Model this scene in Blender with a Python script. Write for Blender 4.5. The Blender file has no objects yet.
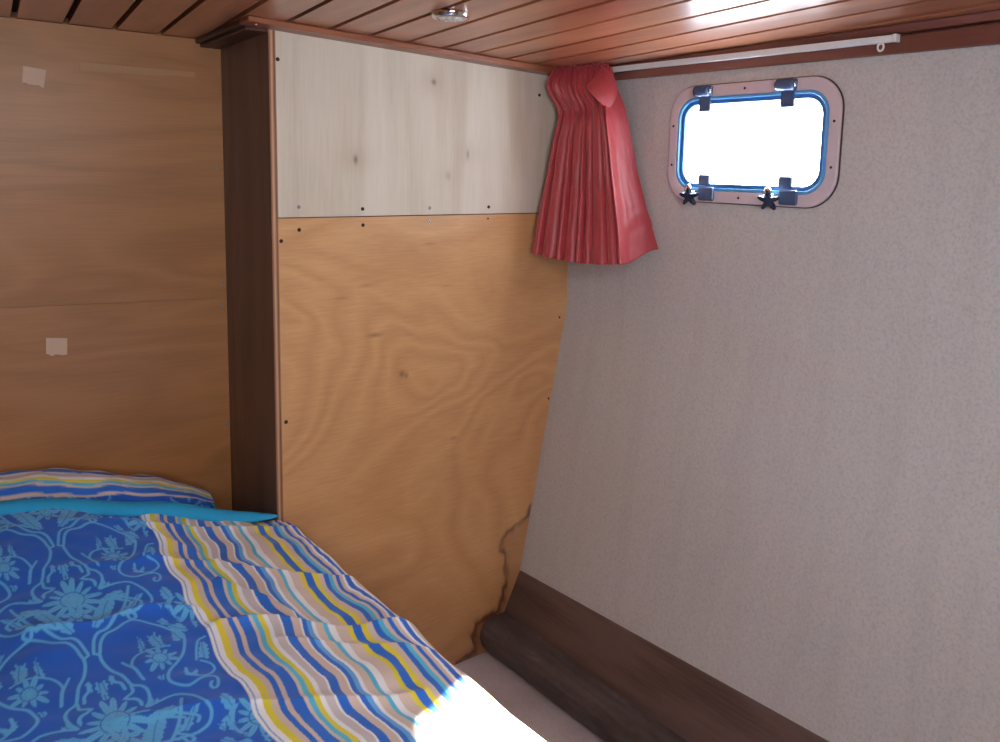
import bpy, bmesh, math, random
import numpy as np
from mathutils import Vector, Matrix, geometry
random.seed(4)
rng = np.random.default_rng(11)
C = bpy.context.scene.collection
Z0 = 1.555                      # camera height above the cabin sole; shapes below use heights relative to the eye
PI = math.pi

# ------------------------------------------------------------------ helpers
def tag(o, label=None, cat=None, group=None, kind=None):
    if label: o['label'] = label
    if cat: o['category'] = cat
    if group: o['group'] = group
    if kind: o['kind'] = kind
    return o

def thing(name, loc, label=None, cat=None, group=None, kind=None):
    o = bpy.data.objects.new(name, None)
    o.empty_display_size = .05
    C.objects.link(o)
    o.location = (loc[0], loc[1], loc[2] + Z0)
    return tag(o, label, cat, group, kind)

def wloc(o):
    return Vector(o.location) + (wloc(o.parent) if o.parent else Vector((0, 0, 0)))

def obj(name, verts, faces, mat, parent=None, smooth=False, uvs=None):
    """one mesh object; verts are eye-relative metres, origin goes to the base of the mesh"""
    v = np.asarray(verts, dtype=np.float64).reshape(-1, 3) + np.array([0, 0, Z0])
    lo, hi = v.min(0), v.max(0)
    org = np.array([(lo[0] + hi[0]) / 2, (lo[1] + hi[1]) / 2, lo[2]])
    me = bpy.data.meshes.new(name)
    me.from_pydata((v - org).tolist(), [], [tuple(int(i) for i in f) for f in faces])
    mats = mat if isinstance(mat, (list, tuple)) else [mat]
    for m in mats: me.materials.append(m)
    if smooth:
        me.polygons.foreach_set('use_smooth', [True] * len(me.polygons))
    me.update()
    o = bpy.data.objects.new(name, me)
    C.objects.link(o)
    if parent is not None:
        o.parent = parent
        o.location = Vector(org) - wloc(parent)
    else:
        o.location = org
    return o

def fix_normals(o):
    bm = bmesh.new(); bm.from_mesh(o.data)
    bmesh.ops.recalc_face_normals(bm, faces=bm.faces)
    bm.to_mesh(o.data); bm.free()
    return o

def bevel(o, w, seg=2):
    m = o.modifiers.new('bevel', 'BEVEL'); m.width = w; m.segments = seg; m.limit_method = 'ANGLE'
    return o

class MB:
    """collects shapes into one mesh"""
    def __init__(s): s.v = []; s.f = []
    def add(s, v, f):
        n = len(s.v); s.v += [tuple(map(float, p)) for p in v]; s.f += [tuple(i + n for i in q) for q in f]
    def box(s, x0, x1, y0, y1, z0, z1, M=None):
        v = [(x, y, z) for z in (z0, z1) for y in (y0, y1) for x in (x0, x1)]
        if M is not None: v = [tuple(M @ Vector(p)) for p in v]
        s.add(v, [(0, 2, 3, 1), (4, 5, 7, 6), (0, 1, 5, 4), (2, 6, 7, 3), (0, 4, 6, 2), (1, 3, 7, 5)])
    def hexa(s, a, b):
        """two quads (lists of four points) joined into a solid"""
        s.add(list(a) + list(b), [(3, 2, 1, 0), (4, 5, 6, 7), (0, 1, 5, 4), (1, 2, 6, 5), (2, 3, 7, 6), (3, 0, 4, 7)])
    def prism(s, prof, p0, p1, ax, ay):
        """profile (list of 2D) swept from p0 to p1; profile axes ax, ay"""
        p0, p1, ax, ay = map(Vector, (p0, p1, ax, ay)); n = len(prof)
        v = [p0 + ax * a + ay * b for a, b in prof] + [p1 + ax * a + ay * b for a, b in prof]
        f = [(i, (i + 1) % n, n + (i + 1) % n, n + i) for i in range(n)] + [tuple(range(n - 1, -1, -1)), tuple(range(n, 2 * n))]
        s.add(v, f)
    def lathe(s, prof, M, n=32):
        """profile of (radius, height) turned about local z, placed by matrix M"""
        v = []; m = len(prof)
        for k in range(n):
            a = 2 * PI * k / n
            for r, h in prof: v.append(tuple(M @ Vector((r * math.cos(a), r * math.sin(a), h))))
        f = []
        for k in range(n):
            for j in range(m - 1):
                a, b = k * m + j, ((k + 1) % n) * m + j
                f.append((a, b, b + 1, a + 1))
        s.add(v, f)
        if prof[-1][0] > 0: s.f.append(tuple(len(s.v) - n * m + k * m + m - 1 for k in range(n)))
        if prof[0][0] > 0: s.f.append(tuple(len(s.v) - n * m + k * m for k in range(n - 1, -1, -1)))
    def build(s, name, mat, parent=None, smooth=False):
        return fix_normals(obj(name, s.v, s.f, mat, parent, smooth))

def frame_matrix(o, x, y, z):
    x, y, z = Vector(x).normalized(), Vector(y).normalized(), Vector(z).normalized()
    return Matrix(((x[0], y[0], z[0], o[0]), (x[1], y[1], z[1], o[1]), (x[2], y[2], z[2], o[2]), (0, 0, 0, 1)))

def grid_faces(nu, nv):
    i = np.arange(nu - 1)[:, None] * nv + np.arange(nv - 1)[None, :]
    return np.stack([i, i + nv, i + nv + 1, i + 1], -1).reshape(-1, 4)

def grid_obj(name, P, mat, parent=None, flip=False):
    nu, nv = P.shape[:2]
    f = grid_faces(nu, nv)
    if flip: f = f[:, ::-1]
    return obj(name, P.reshape(-1, 3), f.tolist(), mat, parent, True)

def set_attr(o, name, vals):
    vals = np.asarray(vals, dtype=np.float32)
    if vals.ndim == 1:
        a = o.data.attributes.new(name, 'FLOAT', 'POINT'); a.data.foreach_set('value', vals)
    else:
        a = o.data.color_attributes.new(name, 'FLOAT_COLOR', 'POINT')
        c = np.ones((len(vals), 4), dtype=np.float32); c[:, :3] = vals
        a.data.foreach_set('color', c.reshape(-1))

def smooth01(a):
    a = np.clip(a, 0, 1); return a * a * (3 - 2 * a)

def lin(r, g, b):
    f = lambda c: ((c / 255 + .055) / 1.055) ** 2.4 if c > 10 else c / 255 / 12.92
    return (f(r), f(g), f(b))

def wav(X, Y, n, s, seed):
    """smooth random field made of n sine waves of mean wavelength s"""
    r = np.random.default_rng(seed); h = np.zeros_like(X)
    for _ in range(n):
        a = r.uniform(0, 2 * PI); k = 2 * PI / (s * r.uniform(.6, 1.8))
        h += np.sin(k * (X * math.cos(a) + Y * math.sin(a)) + r.uniform(0, 2 * PI))
    return h / math.sqrt(n)

# ------------------------------------------------------------------ materials
def new_mat(name):
    m = bpy.data.materials.new(name); m.use_nodes = True
    nt = m.node_tree
    return m, nt, nt.nodes['Principled BSDF']

def N(nt, t, **kw):
    n = nt.nodes.new(t)
    for k, v in kw.items():
        if k in n.inputs: n.inputs[k].default_value = v
        else: setattr(n, k, v)
    return n

def ramp(nt, fac, stops):
    r = nt.nodes.new('ShaderNodeValToRGB'); e = r.color_ramp.elements
    e[0].position, e[0].color = stops[0][0], (*stops[0][1], 1)
    e[1].position, e[1].color = stops[-1][0], (*stops[-1][1], 1)
    for p, c in stops[1:-1]:
        x = e.new(p); x.color = (*c, 1)
    nt.links.new(fac, r.inputs['Fac']); return r.outputs['Color']

def mapped(nt, scale=(1, 1, 1), rot=(0, 0, 0), loc=(0, 0, 0)):
    tc = nt.nodes.new('ShaderNodeTexCoord'); mp = nt.nodes.new('ShaderNodeMapping')
    mp.inputs['Scale'].default_value = scale; mp.inputs['Rotation'].default_value = rot; mp.inputs['Location'].default_value = loc
    nt.links.new(tc.outputs['Object'], mp.inputs['Vector']); return mp.outputs['Vector']

def noise(nt, vec, scale, detail=3, rough=.55, dist=0):
    n = nt.nodes.new('ShaderNodeTexNoise')
    n.inputs['Scale'].default_value = scale; n.inputs['Detail'].default_value = detail
    n.inputs['Roughness'].default_value = rough; n.inputs['Distortion'].default_value = dist
    nt.links.new(vec, n.inputs['Vector']); return n.outputs['Fac']

def math_(nt, op, a, b=None, c=None):
    n = nt.nodes.new('ShaderNodeMath'); n.operation = op
    for i, x in enumerate((a, b, c)):
        if x is None: continue
        if isinstance(x, (int, float)): n.inputs[i].default_value = x
        else: nt.links.new(x, n.inputs[i])
    return n.outputs[0]

def mix(nt, fac, a, b, mode='MIX'):
    n = nt.nodes.new('ShaderNodeMix'); n.data_type = 'RGBA'; n.blend_type = mode
    for i, x in ((0, fac), (6, a), (7, b)):
        if isinstance(x, (int, float)): n.inputs[i].default_value = x
        elif isinstance(x, tuple): n.inputs[i].default_value = (*x, 1)
        else: nt.links.new(x, n.inputs[i])
    return n.outputs[2]

def bump(nt, p, h, strength, dist=.002):
    b = nt.nodes.new('ShaderNodeBump'); b.inputs['Strength'].default_value = strength; b.inputs['Distance'].default_value = dist
    nt.links.new(h, b.inputs['Height']); nt.links.new(b.outputs[0], p.inputs['Normal'])

def plain(name, col, rough=.5, metal=0., **kw):
    m, nt, p = new_mat(name)
    p.inputs['Base Color'].default_value = (*col, 1); p.inputs['Roughness'].default_value = rough; p.inputs['Metallic'].default_value = metal
    for k, v in kw.items(): p.inputs[k].default_value = v
    v = mapped(nt); n = noise(nt, v, 60, 3)
    c = mix(nt, math_(nt, 'MULTIPLY', n, .35), col, tuple(x * .7 for x in col))
    nt.links.new(c, p.inputs['Base Color'])
    return m

def wood(name, dark, mid, light, scale=(1, 1, 1), rings=26, fine=(2, 2, 90), big=1.3, rough=.4, coat=0., stain=None, streak=.35, rot=(0, 0, 0), blotch=.3, ringw=.42, coat_r=.3):
    """sliced or rotary-cut veneer: contour rings of a stretched noise plus fine fibre streaks"""
    m, nt, p = new_mat(name)
    v = mapped(nt, scale, rot)
    n = noise(nt, v, big, 2.5, .5, .6)
    rg = math_(nt, 'PINGPONG', math_(nt, 'MULTIPLY', n, rings), 1.0)
    vf = mapped(nt, fine, rot)
    f = noise(nt, vf, 3.0, 4, .65)
    b = noise(nt, mapped(nt, (1, 1, 1), rot, (3, 1, 7)), 2.2, 3, .55)
    t = math_(nt, 'ADD', math_(nt, 'MULTIPLY', rg, ringw), math_(nt, 'MULTIPLY', f, streak))
    t = math_(nt, 'ADD', t, math_(nt, 'MULTIPLY', b, blotch))
    col = ramp(nt, t, [(.12, dark), (.5, mid), (.88, light)])
    if stain:
        a = nt.nodes.new('ShaderNodeAttribute'); a.attribute_name = 'stain'
        s = nt.nodes.new('ShaderNodeSeparateColor'); nt.links.new(a.outputs['Color'], s.inputs[0])
        col = mix(nt, s.outputs[0], col, stain[0]); col = mix(nt, s.outputs[1], col, stain[1])
        col = mix(nt, s.outputs[2], col, stain[2])
    nt.links.new(col, p.inputs['Base Color'])
    p.inputs['Roughness'].default_value = rough
    p.inputs['Coat Weight'].default_value = coat; p.inputs['Coat Roughness'].default_value = coat_r
    bump(nt, p, f, .12, .001)
    return m
# ------------------------------------------------------------------ colours and light levels
SKY, SKY_COL, SUN = 20.0, (.90, .95, 1.), 110.
SUN_TO = (3 - 1.185, 2 - .468, 2 - 1.109)
LAMPS = [('overhead_fill', 'AREA', (.55, .25, .335), (.70, 1.5, -.9), 11., (.97, .98, 1), dict(shape='RECTANGLE', size=.5, size_y=.5)),  # unseen fill lamp added overhead to brighten the bunk and floor
         ('rear_fill', 'AREA', (-.3, -1.05, .05), (1.2, 2.0, -.0), 19., (.99, .98, 1), dict(shape='RECTANGLE', size=.8, size_y=.6))]  # unseen fill lamp added behind the camera to brighten the bulkhead
GOLD = (lin(174, 118, 68), lin(212, 160, 106), lin(238, 200, 152))
PALE = (lin(188, 170, 148), lin(212, 200, 182), lin(226, 216, 202))
LEFT = (lin(150, 100, 55), lin(176, 122, 74), lin(192, 138, 88))
DARK = (lin(78, 54, 40), lin(102, 74, 58), lin(122, 92, 74))
CEIL = (lin(124, 70, 46), lin(166, 102, 70), lin(194, 130, 94))
TRIM = (lin(118, 64, 42), lin(146, 86, 60), lin(168, 106, 78))
HTRIM = (lin(98, 54, 44), lin(122, 74, 62), lin(144, 92, 78))
BASE = (lin(60, 44, 40), lin(82, 62, 57), lin(108, 86, 80))
VINYL = lin(204, 202, 201)
CYAN = lin(40, 170, 225)
SATIN = lin(182, 58, 66)
PRINT = [lin(*c) for c in ((248, 248, 252), (150, 186, 230), (236, 220, 62), (222, 202, 190), (38, 114, 220), (92, 198, 234), (104, 180, 242), (212, 202, 204))]
DAM0, DAM1 = lin(24, 102, 216), lin(98, 190, 246)
# ------------------------------------------------------------------ camera and light
R = ((0.794329, 0.056419, 0.604863), (-0.607354, 0.094653, 0.788772), (0.01275, 0.99391, -0.109452))
cam = bpy.data.cameras.new('camera'); cam.sensor_width = 36; cam.lens = 28.8; cam.shift_y = -.103; cam.clip_start = .02
co = bpy.data.objects.new('camera', cam); C.objects.link(co)
co.matrix_world = Matrix(((R[0][0], R[0][1], -R[0][2], 0), (R[1][0], R[1][1], -R[1][2], 0), (R[2][0], R[2][1], -R[2][2], Z0), (0, 0, 0, 1)))
bpy.context.scene.camera = co
sc = bpy.context.scene
sc.view_settings.view_transform = 'Standard'; sc.view_settings.look = 'None'
sc.view_settings.exposure = 0; sc.view_settings.gamma = 1
sc.cycles.max_bounces = 10; sc.cycles.diffuse_bounces = 6; sc.cycles.sample_clamp_indirect = 6

w = bpy.data.worlds.new('sky'); sc.world = w; w.use_nodes = True
bg = w.node_tree.nodes['Background']; bg.inputs['Color'].default_value = (*SKY_COL, 1); bg.inputs['Strength'].default_value = SKY

def lamp(name, kind, loc, to, energy, col, **kw):
    l = bpy.data.lights.new(name, kind); l.energy = energy; l.color = col
    for k, v in kw.items(): setattr(l, k, v)
    o = bpy.data.objects.new(name, l); C.objects.link(o)
    o.location = (loc[0], loc[1], loc[2] + Z0)
    o.rotation_euler = (Vector(to) - Vector(loc)).to_track_quat('-Z', 'Y').to_euler()
    return o
lamp('sun', 'SUN', (3, 2, 2), SUN_TO, SUN, (1, .97, .92), angle=.03)
for L in LAMPS: lamp(*L[:6], **L[6])

# ------------------------------------------------------------------ materials
M = {}
M['gold_ply'] = wood('golden_varnished_plywood', *GOLD, scale=(1.0, 1, 1.55), rings=30, fine=(4, 4, 70), big=1.0, rough=.38, coat=1., ringw=.14, coat_r=.42, stain=(lin(72, 28, 16), lin(120, 66, 38), lin(120, 62, 26)), streak=.42, blotch=.34)
M['pale_ply'] = wood('bare_pale_plywood', *PALE, scale=(3.2, 1, .4), rings=8, fine=(60, 60, 2.2), big=1.3, rough=.6, stain=(lin(92, 66, 44), lin(150, 116, 82), lin(150, 120, 92)), streak=.5, blotch=.35, ringw=.28)
M['left_ply'] = wood('brown_varnished_plywood', *LEFT, scale=(.7, 1, 3.6), rings=16, fine=(2, 2, 80), big=1.1, rough=.42, coat=.15, streak=.5, blotch=.12, ringw=.22)
M['dark_wood'] = wood('dark_stained_wood', *DARK, scale=(4, 4, .5), rings=6, fine=(90, 90, 3), big=1.5, rough=.45, streak=.6, blotch=.3)
M['ceil_wood'] = wood('varnished_mahogany', *CEIL, scale=(5, .45, 5), rings=5, fine=(80, 2.5, 80), big=1.4, rough=.25, coat=.6, streak=.55, blotch=.35)
M['trim_wood'] = wood('orange_mahogany_moulding', *TRIM, scale=(.6, 5, 5), rings=5, fine=(3, 80, 80), big=1.4, rough=.35, coat=.2, streak=.5)
M['hull_trim'] = wood('red_brown_moulding', *HTRIM, scale=(5, .6, 5), rings=5, fine=(80, 3, 80), big=1.4, rough=.4, coat=.1, streak=.5)
M['ret_trim'] = wood('dark_moulding', lin(48, 26, 20), lin(66, 38, 30), lin(88, 52, 42), scale=(5, .6, 5), rings=5, fine=(80, 3, 80), rough=.4, streak=.5)
M['base_wood'] = wood('dark_brown_skirting', *BASE, scale=(4, .5, 4), rings=6, fine=(60, 2.5, 60), big=1.6, rough=.5, streak=.6, blotch=.4)
M['gap'] = plain('seam_backing', lin(26, 14, 10), .9)  # dark backing behind the gaps between ceiling boards
M['steel'] = plain('dull_steel', (.35, .34, .33), .35, 1.)
M['rusty'] = plain('dark_screw', lin(60, 48, 40), .5, .6)
M['chrome'] = plain('chrome', (.85, .84, .83), .12, 1.)
M['rail'] = plain('white_plastic', lin(244, 248, 250), .35)
M['tape'] = plain('faded_masking_tape', lin(226, 196, 170), .75)
M['tape2'] = plain('clear_tape', lin(186, 142, 98), .5)
M['frame'] = plain('grey_pink_flange', lin(218, 204, 212), .38)
M['gasket'] = plain('blue_tinted_rim', lin(96, 168, 226), .2)  # blue rim, lightened to stand in for daylight glowing through it
M['gasket_dark'] = plain('dark_blue_rubber', lin(60, 120, 190), .35)
M['hinge'] = plain('glare_tinted_plastic', lin(74, 92, 128), .22)  # dark smoked plastic with blue window glare put into its colour
M['knob'] = plain('dark_knob', lin(34, 44, 66), .2)
M['cyan'] = plain('turquoise_cotton', CYAN, .85)

# plywood edge: thin vertical plies
m, nt, p = new_mat('plywood_edge'); M['ply_edge'] = m
v = mapped(nt, (1, 1, 1)); sx = nt.nodes.new('ShaderNodeSeparateXYZ'); nt.links.new(v, sx.inputs[0])
wv = math_(nt, 'PINGPONG', math_(nt, 'MULTIPLY', sx.outputs[0], 150), 1.)
nn = noise(nt, mapped(nt, (200, 1, 4)), 2, 3)
nt.links.new(ramp(nt, math_(nt, 'ADD', math_(nt, 'MULTIPLY', wv, .7), math_(nt, 'MULTIPLY', nn, .4)), [(.15, lin(104, 66, 46)), (.5, lin(164, 116, 84)), (.9, lin(206, 164, 128))]), p.inputs['Base Color'])
p.inputs['Roughness'].default_value = .6

# hull lining: pebbled vinyl
m, nt, p = new_mat('pebbled_vinyl'); M['vinyl'] = m
v = mapped(nt); n1 = noise(nt, v, 150, 2, .6); n2 = noise(nt, v, 1.3, 3, .6); n3 = noise(nt, v, 420, 2, .6)
t = math_(nt, 'ADD', math_(nt, 'MULTIPLY', n1, .7), math_(nt, 'MULTIPLY', n3, .3))
col = ramp(nt, t, [(.36, tuple(c * .84 for c in VINYL)), (.5, VINYL), (.66, tuple(min(1, c * 1.08) for c in VINYL))])
col = mix(nt, math_(nt, 'MULTIPLY', n2, .20), col, tuple(c * .62 for c in VINYL))
n4 = noise(nt, mapped(nt, (4, 9, .7)), 2.2, 3, .5)
col = mix(nt, math_(nt, 'MULTIPLY', math_(nt, 'SUBTRACT', n4, .45), .55), col, tuple(c * .6 for c in VINYL))
nt.links.new(col, p.inputs['Base Color']); p.inputs['Roughness'].default_value = .55
bump(nt, p, t, .22, .0012)

# cabin sole
m, nt, p = new_mat('grey_sole_paint'); M['sole'] = m
v = mapped(nt); n1 = noise(nt, v, 5, 4); n2 = noise(nt, v, 90, 3)
col = ramp(nt, math_(nt, 'ADD', math_(nt, 'MULTIPLY', n1, .7), math_(nt, 'MULTIPLY', n2, .3)), [(.3, lin(190, 180, 184)), (.7, lin(226, 218, 222))])
nt.links.new(col, p.inputs['Base Color']); p.inputs['Roughness'].default_value = .6

# mouldy dark foot batten
m, nt, p = new_mat('dark_worn_batten'); M['batten'] = m
v = mapped(nt); n1 = noise(nt, mapped(nt, (14, 2.2, 14)), 2.2, 4, .65); n2 = noise(nt, v, 40, 4)
col = ramp(nt, math_(nt, 'ADD', math_(nt, 'MULTIPLY', n1, .8), math_(nt, 'MULTIPLY', n2, .2)), [(.35, lin(70, 60, 58)), (.6, lin(94, 84, 84)), (.8, lin(140, 142, 150))])
nt.links.new(col, p.inputs['Base Color']); p.inputs['Roughness'].default_value = .5

# printed cloth: colours painted on the cloth mesh by its own pattern
def cloth(name, rough=.8, weave=900):
    m, nt, p = new_mat(name)
    a = nt.nodes.new('ShaderNodeAttribute'); a.attribute_name = 'print'
    n = noise(nt, mapped(nt), weave, 2); n2 = noise(nt, mapped(nt), 5, 3)
    c = mix(nt, math_(nt, 'MULTIPLY', n2, .10), a.outputs['Color'], (.02, .03, .06), 'MIX')
    nt.links.new(c, p.inputs['Base Color']); p.inputs['Roughness'].default_value = rough
    p.inputs['Sheen Weight'].default_value = .15
    bump(nt, p, n, .15, .0006); return m
M['print'] = cloth('printed_cotton')
m, nt, p = new_mat('red_satin'); M['satin'] = m
v = mapped(nt, (60, 60, 6)); n1 = noise(nt, v, 3, 3)
nt.links.new(ramp(nt, n1, [(.3, tuple(c * .8 for c in SATIN)), (.7, SATIN)]), p.inputs['Base Color'])
p.inputs['Roughness'].default_value = .46; p.inputs['Specular IOR Level'].default_value = .7; p.inputs['Sheen Weight'].default_value = .35; p.inputs['Sheen Tint'].default_value = (1, .6, .6, 1)
bump(nt, p, n1, .03, .001)
# window glass
m, nt, p = new_mat('clear_pane'); M['glass'] = m
tr = nt.nodes.new('ShaderNodeBsdfTransparent'); tr.inputs[0].default_value = (.96, .98, 1, 1)
gl = nt.nodes.new('ShaderNodeBsdfGlossy'); gl.inputs['Roughness'].default_value = .03
mx = nt.nodes.new('ShaderNodeMixShader'); mx.inputs[0].default_value = .06
nt.links.new(tr.outputs[0], mx.inputs[1]); nt.links.new(gl.outputs[0], mx.inputs[2])
nt.links.new(mx.outputs[0], nt.nodes['Material Output'].inputs['Surface'])
m, nt, p = new_mat('lamp_lens'); M['lens'] = m
p.inputs['Base Color'].default_value = (.75, .76, .76, 1); p.inputs['Roughness'].default_value = .18
p.inputs['Coat Weight'].default_value = 1
nt.links.new(ramp(nt, noise(nt, mapped(nt), 90, 2), [(.35, (.42, .43, .43)), (.65, (.85, .86, .86))]), p.inputs['Base Color'])

# ------------------------------------------------------------------ hull side with the porthole opening
HX = 1.823
PROF = [(-.35, 1.823), (-.41, 1.8225), (-.46, 1.817), (-.51, 1.805), (-.63, 1.782), (-.75, 1.7545), (-.944, 1.714), (-1.08, 1.686), (-1.313, 1.636), (-1.52, 1.592)]
def hull_x(z):
    z = np.asarray(z, float)
    return np.interp(-z, [-a for a, _ in PROF], [b for _, b in PROF])
PC = Vector((HX, 1.304, .104)); TILT = -.016        # porthole centre; small roll in the wall plane
PE = Vector((0, -math.cos(TILT), math.sin(TILT))); PU = Vector((0, math.sin(TILT), math.cos(TILT))); PN = Vector((-1, 0, 0))
def rrect(hw, hh, r, n=10):
    pts = []
    for cx, cy, a0 in ((hw - r, hh - r, 0), (-hw + r, hh - r, 90), (-hw + r, -hh + r, 180), (hw - r, -hh + r, 270)):
        for k in range(n + 1):
            a = math.radians(a0 + 90 * k / n); pts.append((cx + r * math.cos(a), cy + r * math.sin(a)))
    return pts
def pw(a, b, d=0):                                   # a along the wall to the right, b up, d into the cabin
    return PC + PE * a + PU * b + PN * d
hole = [pw(a, b) for a, b in rrect(.226, .120, .055)]
outer = [Vector((HX, y, z)) for y, z in ((-1.2, -.35), (2.012, -.35), (2.012, .40), (-1.2, .40))]
tri = geometry.tessellate_polygon([[Vector((p.y, p.z, 0)) for p in outer], [Vector((p.y, p.z, 0)) for p in hole]])
hv = [tuple(p) for p in outer + hole]; hf = [tuple(t) for t in tri]
zs = np.concatenate([np.linspace(-.35, -.55, 14), np.linspace(-.6, -1.52, 24)]); ys = np.linspace(-1.2, 2.012, 20)
xs = hull_x(zs)
for _ in range(2): xs[1:-1] = (xs[:-2] + 2 * xs[1:-1] + xs[2:]) / 4
P = np.stack([np.repeat(xs[:, None], 20, 1), np.repeat(ys[None, :], len(zs), 0), np.repeat(zs[:, None], 20, 1)], -1)
n0 = len(hv); hv += [tuple(q) for q in P.reshape(-1, 3)]; hf += [tuple(q + n0) for q in grid_faces(len(zs), 20)]
hull = obj('wall_right', hv, hf, M['vinyl'], None, True); tag(hull, kind='structure')
bm = bmesh.new(); bm.from_mesh(hull.data)
bmesh.ops.remove_doubles(bm, verts=bm.verts, dist=1e-4); bmesh.ops.recalc_face_normals(bm, faces=bm.faces)
bm.to_mesh(hull.data); bm.free()

# ------------------------------------------------------------------ porthole
win = thing('window_1', (HX, PC.y, PC.z - .16)); tag(win, kind='structure')
def ring(name, out, inn, d0, d1, mat, parent, bev=0, out2=None, inn2=None):
    """rounded-rectangle ring: out/inn loops (hw, hh, r) at depth d0, out2/inn2 at depth d1"""
    o0 = rrect(*out); i0 = rrect(*inn); o1 = rrect(*(out2 or out)); i1 = rrect(*(inn2 or inn)); n = len(o0)
    v = [pw(a, b, d0) for a, b in o0] + [pw(a, b, d1) for a, b in o1] + [pw(a, b, d1) for a, b in i1] + [pw(a, b, d0) for a, b in i0]
    f = []
    for k in range(4):
        for i in range(n):
            j = (i + 1) % n; q = (k + 1) % 4
            f.append((k * n + i, k * n + j, q * n + j, q * n + i))
    o = fix_normals(obj(name, v, f, mat, parent, False))
    if bev: bevel(o, bev, 3)
    for pl in o.data.polygons: pl.use_smooth = False
    return o
fr = ring('window_frame', (.262, .160, .082), (.232, .128, .058), .0005, .012, M['frame'], win, .004)
ring('flange_lip', (.2645, .1625, .084), (.259, .157, .079), .0005, .004, M['ret_trim'], fr)
ring('window_rim', (.2325, .1285, .058), (.2235, .1195, .05), -.010, .012, M['gasket'], win, .003)
ring('gasket', (.2240, .1200, .05), (.2115, .1085, .043), -.010, .006, M['gasket_dark'], win, .0025)
gp = rrect(.2185, .114, .047)
obj('pane', [pw(a, b, -.006) for a, b in gp], [tuple(range(len(gp)))], M['glass'], win)
WM = Matrix(((PE.x, PU.x, PN.x, PC.x), (PE.y, PU.y, PN.y, PC.y), (PE.z, PU.z, PN.z, PC.z), (0, 0, 0, 1)))
def wbox(mb, a0, a1, b0, b1, d0, d1): mb.box(a0, a1, b0, b1, d0, d1, WM)
def at_pane(a, b, d=0, rot=0): return WM @ Matrix.Translation((a, b, d)) @ Matrix.Rotation(rot, 4, 'Z')
for a in (-.139, .118):
    mb = MB(); wbox(mb, a - .026, a + .026, .128, .158, .012, .020); h = bevel(mb.build('hinge', M['hinge'], win), .006, 3)
    mb = MB(); wbox(mb, a - .021, a + .018, .088, .132, .006, .014); bevel(mb.build('hinge_leaf', M['hinge'], h), .004, 2)
    mb = MB(); mb.lathe([(.0, -.026), (.010, -.0255), (.0148, -.021), (.0148, .021), (.010, .0255), (.0, .026)], at_pane(a - .002, .143, .024) @ Matrix.Rotation(PI / 2, 4, 'Y'), 24)
    mb.build('hinge_barrel', M['hinge'], h, True)
    mb = MB(); mb.lathe([(.0055, .0), (.0055, .003), (0, .0035)], at_pane(a + .024, .143, .024) @ Matrix.Rotation(PI / 2, 4, 'Y'), 12); mb.build('hinge_pin', M['chrome'], h, True)
def star(mb, M4, r0, r1, h, n=5):
    pts = []
    for k in range(n * 8):
        t = k / 8 * 2 * PI / n; r = r1 + (r0 - r1) * (.5 + .5 * math.cos(t * n)) ** 1.3
        pts.append((r * math.cos(t + .3), r * math.sin(t + .3)))
    k = len(pts)
    v = [M4 @ Vector((x * s, y * s, z)) for s, z in ((.86, 0), (1, .003), (1, h - .003), (.84, h)) for x, y in pts]
    f = [tuple(range(k - 1, -1, -1)), tuple(range(3 * k, 4 * k))]
    for q in range(3):
        for i in range(k): f.append((q * k + i, q * k + (i + 1) % k, (q + 1) * k + (i + 1) % k, (q + 1) * k + i))
    mb.add(v, f)
for a, b in ((-.131, -.112), (.124, -.112)):
    mb = MB(); wbox(mb, a - .019, a + .020, b - .002, b + .028, .004, .014); l = bevel(mb.build('latch', M['hinge'], win), .007, 3)
    mb = MB(); wbox(mb, a - .010, a + .042, b - .044, b - .006, .012, .022); bevel(mb.build('latch_bracket', M['hinge'], l), .006, 3)
    mb = MB(); mb.lathe([(.005, -.012), (.005, .03)], WM @ Matrix.Translation((a - .020, b - .022, .020)) @ Matrix.Rotation(-.5, 4, 'Y'), 12); mb.build('latch_bolt', M['chrome'], l, True)
    mb = MB(); star(mb, WM @ Matrix.Translation((a - .026, b - .032, .034)) @ Matrix.Rotation(.30, 4, 'Y') @ Matrix.Rotation(.30, 4, 'X'), .029, .0125, .014); mb.build('star_knob', M['knob'], l)
    mb = MB(); mb.lathe([(.0, .0), (.0095, .001), (.0115, .006), (.007, .011), (.0, .012)], WM @ Matrix.Translation((a - .026, b - .012, .040)) @ Matrix.Rotation(.1, 4, 'Y') @ Matrix.Rotation(-.4, 4, 'X'), 16); mb.build('knob_nut', M['chrome'], l, True)
for a, b in ((-.247, .052), (-.247, -.058), (.247, .05), (.247, -.06), (-.012, .144), (-.012, -.144)):
    mb = MB(); mb.lathe([(.0034, 0), (.0034, .0012), (.0, .002)], at_pane(a, b, .0118), 12); mb.build('screw', M['rusty'], fr, True)

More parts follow.
